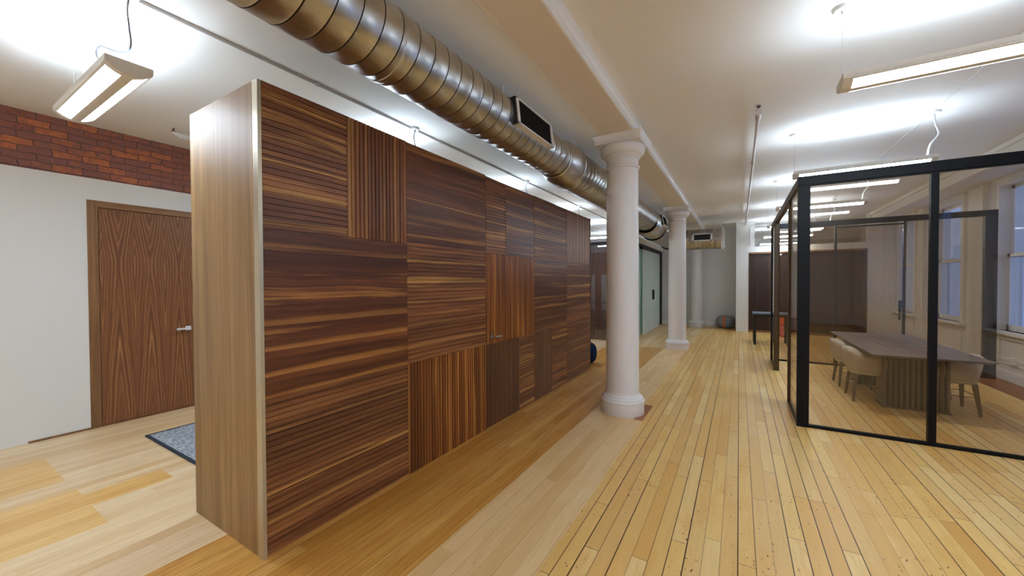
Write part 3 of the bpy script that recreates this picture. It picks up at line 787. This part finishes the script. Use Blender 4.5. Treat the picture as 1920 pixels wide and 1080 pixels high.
# ------------------------------------------------------------------ pendant lamps (all along X)
LL, LW = 1.19, .20
def make_lamp(ceil, zc=2.735):
    """origin at the middle of the fixture's underside; hangs from the ceiling"""
    t = thing('pendant_light', 'x', 'ceiling lamp', loc=(0, 0, 0))
    H = .030
    def arc(z_off, hw, dep, n=12):
        return [(-hw + 2 * hw * k / n, z_off - dep * (1 - ((2 * k / n - 1) ** 2))) for k in range(n + 1)]
    top = .045
    # housing: shallow curved underside as an open shell split in strips; the diffusers sit in it
    low = arc(0.012, LW / 2, .045, 16)                     # (y, z)
    def strip(i0, i1, x0, x1, m_, lift=0.0, th=.004):
        pts = [(y, z + lift) for y, z in low[i0:i1 + 1]] + [(y, z + lift + th) for y, z in reversed(low[i0:i1 + 1])]
        m_.extrude(pts, 0, x0, x1)
    m_ = MB()
    strip(0, 1, -LL / 2 + .012, LL / 2 - .012, m_)
    strip(6, 10, -LL / 2 + .012, LL / 2 - .012, m_)
    strip(15, 16, -LL / 2 + .012, LL / 2 - .012, m_)
    for s in (-1, 1):
        a, b = sorted((s * (LL / 2 - .012), s * (LL / 2 - .052)))
        strip(1, 6, a, b, m_); strip(10, 15, a, b, m_)
    m_.box(-LL / 2 + .012, -LW / 2, .008, LL / 2 - .012, -LW / 2 + .006, top)
    m_.box(-LL / 2 + .012, LW / 2 - .006, .008, LL / 2 - .012, LW / 2, top)
    m_.build('lamp_housing', M['lamp_body'], t)
    for s in (-1, 1):
        m_ = MB(); pts = low + [(LW / 2, top), (-LW / 2, top)]
        a, b = sorted((s * LL / 2, s * (LL / 2 - .012)))
        m_.extrude(pts, 0, a, b); m_.build('end_cap', M['lamp_body'], t, bevel=.002)
    for i0, i1 in ((1, 6), (10, 15)):
        m_ = MB(); strip(i0, i1, -LL / 2 + .052, LL / 2 - .052, m_, .0005, .003); m_.build('diffuser', M['down'], t)
    m_ = MB(); m_.quad((-LL / 2 + .05, -.07, .036), (LL / 2 - .05, -.07, .036), (LL / 2 - .05, .07, .036), (-LL / 2 + .05, .07, .036))
    m_.build('uplight_lens', M['up'], t)
    dz = ceil - zc
    for s in (-1, 1):
        x = s * (LL / 2 - .012)
        m_ = MB(); m_.tube([(x, 0, .03), (x, 0, dz - .02)], .0012, 6); m_.build('suspension_wire', M['steel'], t)
        m_ = MB(); m_.lathe([(.0, dz - .024), (.045, dz - .022), (.052, dz - .012), (.052, dz - .0005)], x, 0, 24)
        m_.lathe([(.006, dz - .045), (.006, dz - .022)], x, 0, 10)
        m_.build('canopy', M['white_metal'], t, smooth=40)
    return t
def bez(pts, n=14):
    out = []
    P = [Vector(p) for p in pts]
    P = [P[0] * 2 - P[1]] + P + [P[-1] * 2 - P[-2]]
    for k in range(1, len(P) - 2):
        for i in range(n):
            t_ = i / n
            a, b, c_, d_ = P[k - 1:k + 3]
            out.append(.5 * ((2 * b) + (c_ - a) * t_ + (2 * a - 5 * b + 4 * c_ - d_) * t_ ** 2 + (3 * b - a - 3 * c_ + d_) * t_ ** 3))
    out.append(P[-2]); return out
ZR, ZL = 2.745, 2.705
protoR = make_lamp(CR, ZR)
XRC, XLC = 1.145, -3.54
right = [(3.20, 'pendant lamp hanging nearest at the upper right, its end cut off by the frame'),
         (5.65, 'pendant lamp hanging just above the front rail of the glass room'),
         (8.10, 'pendant lamp seen through the glass room, above its middle'),
         (10.57, 'pendant lamp seen through the glass behind the glass room'),
         (12.95, 'pendant lamp hanging right before the dark veneered partition'),
         (15.35, 'pendant lamp in the room beyond the opening over the dark partition'),
         (0.75, 'pendant lamp hanging over the camera side of the aisle'), (-1.7, 'pendant lamp hanging behind the viewpoint, aisle side'), (-4.2, 'added unseen pendant for fill light, farthest behind the viewpoint, aisle side')]  # last entry is an unseen lamp added to give more fill
left = [(0.75, 'pendant lamp hanging before the brick wall at upper left'),
        (2.94, 'pendant lamp behind the near half of the walnut storage wall'),
        (5.40, 'pendant lamp behind the far half of the walnut storage wall'),
        (7.75, 'pendant lamp just past the far end of the walnut storage wall'),
        (10.1, 'pendant lamp above the slatted wooden screen'), (12.5, 'pendant lamp inside the room behind the frosted glass'), (-1.7, 'pendant lamp hanging behind the viewpoint, brick wall side'), (-4.2, 'added unseen pendant for fill light, farthest behind the viewpoint, brick wall side')]  # rearmost lamp here is also unseen, added as extra fill
first = True
for y, lab in right:
    o = protoR if first else copy_tree(protoR)
    first = False
    o.location = (XRC, y, ZR); tag(o, lab, 'ceiling lamp', 'pendant lamps over the aisle and glass room')
    m_ = MB(); dz = CR - ZR
    x = LL / 2 - .012
    m_.tube(bez([(x, .0, dz - .03), (x + .01, .0, dz - .13), (x + .03, -.01, dz - .24), (x - .03, -.01, dz - .34), (x - .05, 0, .04)]), .008 if y > 5 else .005, 8)
    m_.build('power_cord', M['cord'], o, smooth=60)
protoL = make_lamp(CLF, ZL); first = True
for k, (y, lab) in enumerate(left):
    o = protoL if first else copy_tree(protoL)
    first = False
    o.location = (XLC, y if k else .745, ZL); tag(o, lab, 'ceiling lamp', 'pendant lamps along the brick wall side')
    m_ = MB(); dz = CLF - ZL; x = LL / 2 - .012
    m_.tube(bez([(x + .02, 0, dz - .022), (x - .01, 0, dz - .09), (x + .01, 0, dz - .19), (x + .035, 0, dz - .28), (x + .01, 0, dz - .322), (x - .07, 0, dz - .31), (x - .20, 0, dz - .265), (x - .40, 0, dz - .18), (x - .52, 0, dz - .13), (x - .605, 0, dz - .13), (x - .60, 0, dz - .17), (x - .52, 0, dz - .22), (x - .39, 0, dz - .28), (x - .20, 0, dz - .35), (x - .08, 0, dz - .40), (x - .02, 0, .045)], 8), .0042, 8)
    m_.build('power_cord', M['cord_gray'], o, smooth=60)

# ------------------------------------------------------------------ conduits and sprinkler pipes
def conduit(x, y0, y1, z, r, label, mat=M['pipe'], step=1.5, nm='ceiling_conduit'):
    t = thing(nm, label, 'conduit')
    m_ = MB(); m_.tube([(x, y0, z), (x, y1, z)], r, 10); m_.build('pipe', mat, t, smooth=40)
    y = y0 + .35
    while y < y1 - .1:
        m_ = MB(); m_.tube([(x, y, z), (x, y + .03, z)], r * 1.5, 10); m_.box(x - r * 2.6, y + .008, z, x + r * 2.6, y + .022, z + r + .002)
        m_.build('pipe_strap', mat, t); y += step
    return t
conduit(-2.97, -3.0, 10.4, CLF - .012, .010, 'thin metal conduit on the ceiling behind the storage wall')
conduit(1.70, -2.0, 13.0, CR - .010, .008, 'thin white conduit crossing the ceiling over the glass room', M['white_metal'], 2.4)
SPX = .16
t = thing('sprinkler_pipe', 'long white sprinkler pipe along the aisle ceiling with a capped near end', 'sprinkler pipe')
SZ = 3.165
m_ = MB(); m_.tube([(SPX, 4.62, SZ), (SPX, PY + .9, SZ)], .0165, 14); m_.build('pipe', M['pipe'], t, smooth=40)
for y in (6.35, 8.3, 10.5, 12.6):
    m_ = MB(); m_.tube([(SPX, y - .04, SZ), (SPX, y + .04, SZ)], .026, 14); m_.tube([(SPX, y, SZ), (SPX, y, CR)], .008, 8)
    m_.build('pipe_coupling', M['pipe'], t, smooth=40)
m_ = MB(); m_.tube([(SPX, 4.50, SZ), (SPX, 4.66, SZ)], .027, 14); m_.tube([(SPX, 4.53, SZ - .0), (SPX, 4.53, SZ + .05)], .018, 12)
m_.build('pipe_elbow', M['pipe'], t, smooth=40)
m_ = MB(); m_.tube([(SPX, 4.53, SZ + .04), (SPX, 4.53, SZ + .07)], .009, 10); m_.lathe([(.004, SZ + .07), (.022, SZ + .072), (.022, SZ + .075), (.004, SZ + .077)], SPX, 4.53, 14)
m_.build('sprinkler_head', M['brass'], t)
t = thing('sprinkler_branch', 'short white sprinkler branch pipe near the brick wall', 'sprinkler pipe')
m_ = MB(); m_.tube([(-5.12, 1.62, CLF - .03), (-5.12, 1.62, 3.095), (-5.12, 1.66, 3.075), (-5.12, 4.0, 3.075)], [.016, .016, .024, .021], 12); m_.build('pipe', M['white_metal'], t, smooth=50)
m_ = MB(); m_.lathe([(.006, CLF - .04), (.02, CLF - .036), (.02, CLF - .03), (.008, CLF - .02), (.008, CLF)], -5.12, 1.62, 12); m_.build('sprinkler_head', M['brass'], t)

t = thing('wall_conduit', 'thin bent conduit on the white pier over the dark partition', 'conduit')
m_ = MB(); m_.tube(bez([(.27, PY - .012, 2.62), (.27, PY - .012, 2.98), (.30, PY - .012, 3.08), (.40, PY - .012, 3.12), (.75, PY - .012, 3.125)], 6), .010, 8); m_.build('pipe', M['pipe'], t, smooth=60)
m_ = MB(); m_.box(.245, PY - .024, 2.56, .295, PY, 2.63); m_.build('junction_box', M['pipe'], t)

# ------------------------------------------------------------------ glass meeting room
GX0, GX1, GY0, GY1, GH = .516, 3.34, 4.854, 8.72, 2.565
t = thing('glass_meeting_room', 'black framed glass meeting room with bronze tinted panes', 'glass partition')
PW = .10; PD = .06
def bxm(nm, b, mat, bevel=.002, parent=None):
    m_ = MB(); m_.box(*b); return m_.build(nm, mat, parent or t, bevel=bevel)
# posts
o = bxm('corner_post', (GX0, GY0, 0, GX0 + PW, GY0 + PD, GH - .09), M['black'])
o = bxm('corner_post', (GX1 - PW, GY0, 0, GX1, GY0 + PD, GH - .09), M['black'])
o = bxm('corner_post', (GX1 - .13, GY1 - PD, 0, GX1, GY1, GH - .09), M['dark_metal'])
o = bxm('corner_post', (GX0, GY1 - .08, 0, GX0 + .05, GY1, GH - .09), M['dark_metal'])
bxm('top_rail', (GX0, GY0, GH - .09, GX1, GY0 + PD, GH), M['black'])
bxm('top_rail', (GX0, GY1 - PD, GH - .09, GX1, GY1, GH), M['black'])
bxm('top_rail', (GX0, GY0 + PD, GH - .09, GX0 + .055, GY1 - PD, GH), M['bronze'])
bxm('bottom_rail', (GX0 + PW, GY0 + .01, 0, GX1 - PW, GY0 + PD - .01, .030), M['black'])
bxm('bottom_rail', (GX0 + .05, GY1 - PD + .01, 0, GX1 - .13, GY1 - .01, .03), M['black'])
# front mullions, panes
for x in (1.5, 2.42):
    bxm('mullion', (x - .026, GY0 + .006, .03, x + .026, GY0 + PD - .006, GH - .09), M['black'])
xs = [GX0 + PW, 1.474, 1.526, 2.394, 2.446, GX1 - PW]
for a, b in zip(xs[::2], xs[1::2]): bxm('glass_pane', (a, GY0 + .024, .03, b, GY0 + .034, GH - .09), M['glass_tint'], 0)
bxm('glazing_bead', (GX0 + PW, GY0 + .012, GH - .10, GX1 - PW, GY0 + .05, GH - .09), M['black'], 0)
# rear mullions, panes, door
for x in (1.459, 2.333):
    bxm('mullion', (x - .016, GY1 - PD + .01, .03, x + .016, GY1 - .01, GH - .09), M['dark_metal'], 0)
bxm('transom', (1.475, GY1 - PD + .01, 2.425, 2.317, GY1 - .01, 2.455), M['dark_metal'], 0)
for a, b in ((GX0 + .05, 1.443), (2.349, GX1 - .13)): bxm('glass_pane', (a, GY1 - .035, .03, b, GY1 - .025, GH - .09), M['glass_tint'], 0)
d = bxm('glass_door', (1.478, GY1 - .035, .035, 2.314, GY1 - .025, 2.42), M['glass_tint'], 0)
o = bxm('pull_handle', (2.255, GY1 - .09, .85, 2.285, GY1 - .075, 1.06), M['dark_metal'], .002, d)
bxm('lock_plate', (2.27, GY1 - .05, 1.04, 2.317, GY1 - .02, 1.17), M['dark_metal'], .002, d)
# left side: pane, opening, pane
SD1, SD2 = 5.72, 7.70
bxm('bottom_rail', (GX0 + .005, GY0 + PD, 0, GX0 + .04, SD1, .030), M['dark_metal'], 0)
bxm('mullion', (GX0, SD1, 0, GX0 + .045, SD1 + .06, GH - .09), M['bronze'])
bxm('glass_pane', (GX0 + .015, GY0 + PD, .03, GX0 + .025, SD1, GH - .09), M['glass_tint'], 0)
bxm('mullion', (GX0 - .012, SD2, 0, GX0 + .062, SD2 + .06, GH - .09), M['bronze'])
bxm('bottom_rail', (GX0 + .005, SD2 + .06, 0, GX0 + .04, GY1 - .08, .03), M['dark_metal'], 0)
bxm('glass_pane', (GX0 + .015, SD2 + .06, .03, GX0 + .025, GY1 - .08, GH - .09), M['glass_tint'], 0)
sd = bxm('sliding_door', (GX0 + .048, SD2 + .0, .012, GX0 + .060, GY1 - .10, GH - .12), M['glass_tint'], 0)

# ------------------------------------------------------------------ conference table and chairs
t = thing('conference_table', 'long grey oak conference table inside the glass room', 'table', loc=(0, 0, 0))
TX0, TX1, TY0, TY1, TZ = 1.285, 2.225, 5.72, 8.03, .672
m_ = MB(); m_.loft([[(TX0 + .05, TY0 + .05, TZ - .03), (TX1 - .05, TY0 + .05, TZ - .03), (TX1 - .05, TY1 - .05, TZ - .03), (TX0 + .05, TY1 - .05, TZ - .03)],
                    [(TX0, TY0, TZ - .010), (TX1, TY0, TZ - .010), (TX1, TY1, TZ - .010), (TX0, TY1, TZ - .010)],
                    [(TX0, TY0, TZ), (TX1, TY0, TZ), (TX1, TY1, TZ), (TX0, TY1, TZ)]])
m_.build('tabletop', M['table_wood'], t)
m_ = MB()
ix0, ix1, iy0, iy1 = 1.58, 1.95, 6.5, 7.45
for b in ((ix0, iy0, ix1, iy0 + .012), (ix0, iy1 - .012, ix1, iy1), (ix0, iy0, ix0 + .012, iy1), (ix1 - .012, iy0, ix1, iy1)):
    m_.box(b[0], b[1], TZ - .001, b[2], b[3], TZ + .001)
m_.build('inlay', M['dark_metal'], t)
m_ = MB()
n = 12
for s in range(2):
    y0, y1 = ((6.10, 6.38), (7.30, 7.58))[s]
    for k in range(n):
        x = 1.475 + k * .0475
        m_.box(x, y0, .012, x + .022, y1, TZ - .03)
    m_.box(1.465, y0 - .01, 0, 2.035, y1 + .01, .014)
m_.build('pedestal', M['table_base'], t)
m_ = MB(); m_.box(1.45, 6.2, TZ - .07, 2.06, 7.5, TZ - .031); m_.build('apron', M['table_base'], t)

def make_chair():
    t = thing('conference_chair', 'x', 'chair')
    # local: back toward -X, seat opens to +X; floor at z=0
    m_ = MB(); n = 22; th = .035
    outer, path = [], []
    def U(w, dpt, back):      # plan outline of the shell, from one arm tip round the back to the other
        pts = []
        pts.append((dpt, -w)); pts.append((dpt * .55, -w)); pts.append((dpt * .1, -w))
        for k in range(9):
            a = -PI / 2 - k * PI / 8
            pts.append((-back * .35 + back * .65 * math.cos(a) * 1.0, w * math.sin(a)))
        pts.append((dpt * .1, w)); pts.append((dpt * .55, w)); pts.append((dpt, w))
        return pts
    lev = [(.345, .195, .16, .19), (.40, .215, .19, .215), (.50, .228, .19, .235), (.60, .236, .14, .25), (.68, .236, .05, .262)]
    rings = []
    npt = len(U(1, 1, 1))
    for z, w, dpt, bk in lev:
        P = U(w, dpt, bk); Q = []
        for i, (x, y) in enumerate(P):
            # arms slope: the rim falls toward the arm tips
            e = abs(i - (npt - 1) / 2) / ((npt - 1) / 2)
            zz = z if z < .41 else .40 + (z - .40) * (1.0 if e < .30 else max(.74, 1 - (e - .30) * 1.1))
            Q.append((x, y, zz))
        rings.append(Q)
    inner = []
    for (z, w, dpt, bk), R in zip(lev, rings):
        P = U(w - th, dpt, bk - th); inner.append([(x, y, r[2]) for (x, y), r in zip(P, R)])
    full = [R + list(reversed(I)) for R, I in zip(rings, inner)]
    m_.loft(full)
    o = m_.build('shell', M['chair_fabric'], t, smooth=60)
    sb = o.modifiers.new('subdivision', 'SUBSURF'); sb.levels = 1; sb.render_levels = 1
    m_ = MB(); m_.loft([[(x * s, y * s, z) for x, y in [(.215, -.19), (.215, .19), (-.13, .185), (-.185, .1), (-.185, -.1), (-.13, -.185)]] for s, z in ((.95, .335), (1, .35), (1, .41), (.96, .425))])
    m_.build('seat', M['chair_fabric'], t, bevel=.008)
    for sx in (-1, 1):
        for sy in (-1, 1):
            m_ = MB(); tx, ty = sx * .14, sy * .15; fx, fy = sx * .17, sy * .205
            def sq(cx, cy, h, z): return [(cx - h, cy - h, z), (cx + h, cy - h, z), (cx + h, cy + h, z), (cx - h, cy + h, z)]
            m_.loft([sq(fx, fy, .011, 0), sq(tx, ty, .019, .345)]); m_.build('leg', M['chair_legs'], t)
    m_ = MB()
    z = .20; q = lambda a, b: (a * .168, b * .177, z)
    for a, b in (((-1, -1), (-1, 1)), ((1, -1), (1, 1)), ((-1, -1), (1, -1)), ((-1, 1), (1, 1))): m_.tube([q(*a), q(*b)], .004, 8)
    m_.build('stretcher', M['dark_metal'], t)
    return t
ch = make_chair()
spots = [(1.395, 6.41, 0, 'oatmeal tub chair on the aisle side of the table, nearer one'),
         (1.395, 7.18, 0, 'oatmeal tub chair on the aisle side of the table, farther one'),
         (2.11, 6.39, PI, 'oatmeal tub chair on the window side of the table, nearer one'),
         (2.11, 7.09, PI, 'oatmeal tub chair on the window side of the table, farther one')]
for k, (x, y, rz, lab) in enumerate(spots):
    o = ch if k == 0 else copy_tree(ch)
    o.location = (x, y, 0); o.rotation_euler = (0, 0, rz); tag(o, lab, 'chair', 'tub chairs round the conference table')

# ------------------------------------------------------------------ frosted glass wall, slat screen, things behind
FX = -2.36
t = thing('frosted_glass_wall', 'black framed frosted glass wall with sliding doors near the far end', 'glass partition')
bxm('top_rail', (FX - .05, 9.62, 2.46, FX + .03, 14.20, 2.545), M['black'], .002)
bxm('end_post', (FX - .05, 13.98, 0, FX + .03, 14.20, 2.46), M['black'], .002)
bxm('end_post', (FX - .05, 9.62, 0, FX + .03, 9.70, 2.46), M['black'], .002)
for k, (a, b) in enumerate(((9.70, 10.9), (10.9, 12.4), (12.4, 13.98))):
    bxm('frosted_pane', (FX - .015, a + .004, .01, FX - .003, b - .004, 2.46), M['glass_frost'], 0)
for a, b in ((10.86, 12.30), (12.32, 13.40)):
    o = bxm('sliding_door', (FX + .06, a, .012, FX + .072, b, 2.40), M['glass_frost'], 0)
    y = b - .08 if a < 11 else a + .08
    bxm('door_pull', (FX + .072, y - .012, .95, FX + .10, y + .012, 1.25), M['dark_metal'], 0, o)
bxm('door_track', (FX + .031, 10.7, 2.40, FX + .085, 13.6, 2.46), M['black'], 0)
w = MB(); w.box(FX - .10, 9.60, 2.546, FX + .04, YF, 2.70); struct(w.build('trim_3', M['white_wall']))

t = thing('slatted_screen', 'dark wooden slatted screen behind the nearest column', 'screen')
SYY = 9.586
bxm('top_rail', (-5.0, SYY - .03, 2.455, FX - .055, SYY + .03, 2.53), M['black'], .002)
m_ = MB(); x = -4.99
while x < FX - .08:
    m_.box(x, SYY - .02, .0, x + .016, SYY + .02, 2.455); x += .0345
m_.build('slats', M['slat'], t)
m_ = MB()
for z in (.35, .95, 1.98, 2.2): m_.box(-5.0, SYY + .02, z, FX - .055, SYY + .028, z + .02)
m_.build('cross_rail', M['slat'], t)
t = thing('office_cabinet', 'reddish wooden cabinet glimpsed through the slatted screen', 'cabinet')
bxm('carcass', (-5.6, 11.6, 0, -2.9, 12.1, 2.42), M['cabinet_red'])
for x in (-4.9, -4.2, -3.5): bxm('cabinet_door', (x - .33, 11.58, .03, x + .33, 11.6, 2.38), M['cabinet_red'])
def whitepanel(x0, x1, lab):
    t = thing('white_board', lab, 'board', 'white boards behind the slatted screen')
    bxm('panel', (x0, 10.60, .70, x1, 10.62, 1.70), M['white_wall'], .001, t)
    bxm('foot', (x0 + .02, 10.52, 0, x0 + .05, 10.70, .03), M['steel'], 0, t); bxm('foot', (x1 - .05, 10.52, 0, x1 - .02, 10.70, .03), M['steel'], 0, t)
    bxm('upright', (x0 + .025, 10.60, .03, x0 + .045, 10.62, .70), M['steel'], 0, t); bxm('upright', (x1 - .045, 10.60, .03, x1 - .025, 10.62, .70), M['steel'], 0, t)
whitepanel(-3.66, -3.56, 'narrow upright white board behind the screen, left one')
whitepanel(-3.36, -3.18, 'upright white board behind the screen, right one beside the column')

def pouf(x, y, R, H, mat, label, cat, strap, z0=0):
    t = thing('pouf', label, cat, loc=(x, y, 0))
    prof = []
    for k in range(17):
        a = -PI / 2 + PI * k / 16
        sx = math.copysign(abs(math.cos(a)) ** .55, math.cos(a)); sz = math.copysign(abs(math.sin(a)) ** .75, math.sin(a))
        prof.append((max(.002, R * sx), H / 2 + H / 2 * sz))
    m_ = MB(); m_.lathe(prof, n=40); m_.build('pouf_body', mat, t, smooth=60)
    if strap:
        m_ = MB(); rings = []
        for k in range(41):
            a = 2 * PI * k / 40
            sx = math.copysign(abs(math.cos(a)) ** .55, math.cos(a)); sz = math.copysign(abs(math.sin(a)) ** .75, math.sin(a))
            r = .004
            rings.append([(w_, (R + r) * sx, max(.001, H / 2 + (H / 2 + r) * sz)) for w_ in (-.03, .03)] )
        m_.loft(rings, caps=False, closed=False); o = m_.build('strap', M['leather'], t, smooth=60)
        so = o.modifiers.new('thickness', 'SOLIDIFY'); so.thickness = .004
        o.rotation_euler = (0, 0, math.radians(-8))
        m_ = MB(); m_.box(-.018, -R - .010, H * .70, .018, -R + .0, H * .78); m_.build('handle_loop', M['leather'], t)
    return t
pouf(-.375, 13.92, .262, .395, M['pouf'], 'grey felt pouf with tan leather strap against the far wall', 'pouf', True)
pouf(-2.46, 6.72, .225, .385, M['navy'], 'navy pouf peeking out past the storage wall', 'pouf', False)

t = thing('side_table', 'black side table with grey top before the dark partition', 'table')
m_ = MB(); m_.box(.285, 10.62, .715, 1.0, 11.22, .745); m_.build('tabletop', M['table_top_grey'], t, bevel=.003)
m_ = MB(); m_.box(.30, 10.635, .66, .985, 11.205, .715); m_.build('apron', M['black_wood'], t)
for x in (.30, .935):
    for y in (10.635, 11.155):
        m_ = MB(); m_.box(x, y, 0, x + .05, y + .05, .66); m_.build('leg', M['black_wood'], t)
t = thing('lounge_cube', 'orange upholstered cube seat glimpsed through the opening of the glass room', 'stool')
m_ = MB(); m_.box(.93, 12.3, .34, 1.40, 12.9, .60); m_.build('seat_cube', M['orange'], t, bevel=.02)
m_ = MB(); m_.box(.95, 12.32, .0, 1.38, 12.88, .32); m_.build('plinth', M['pink'], t)
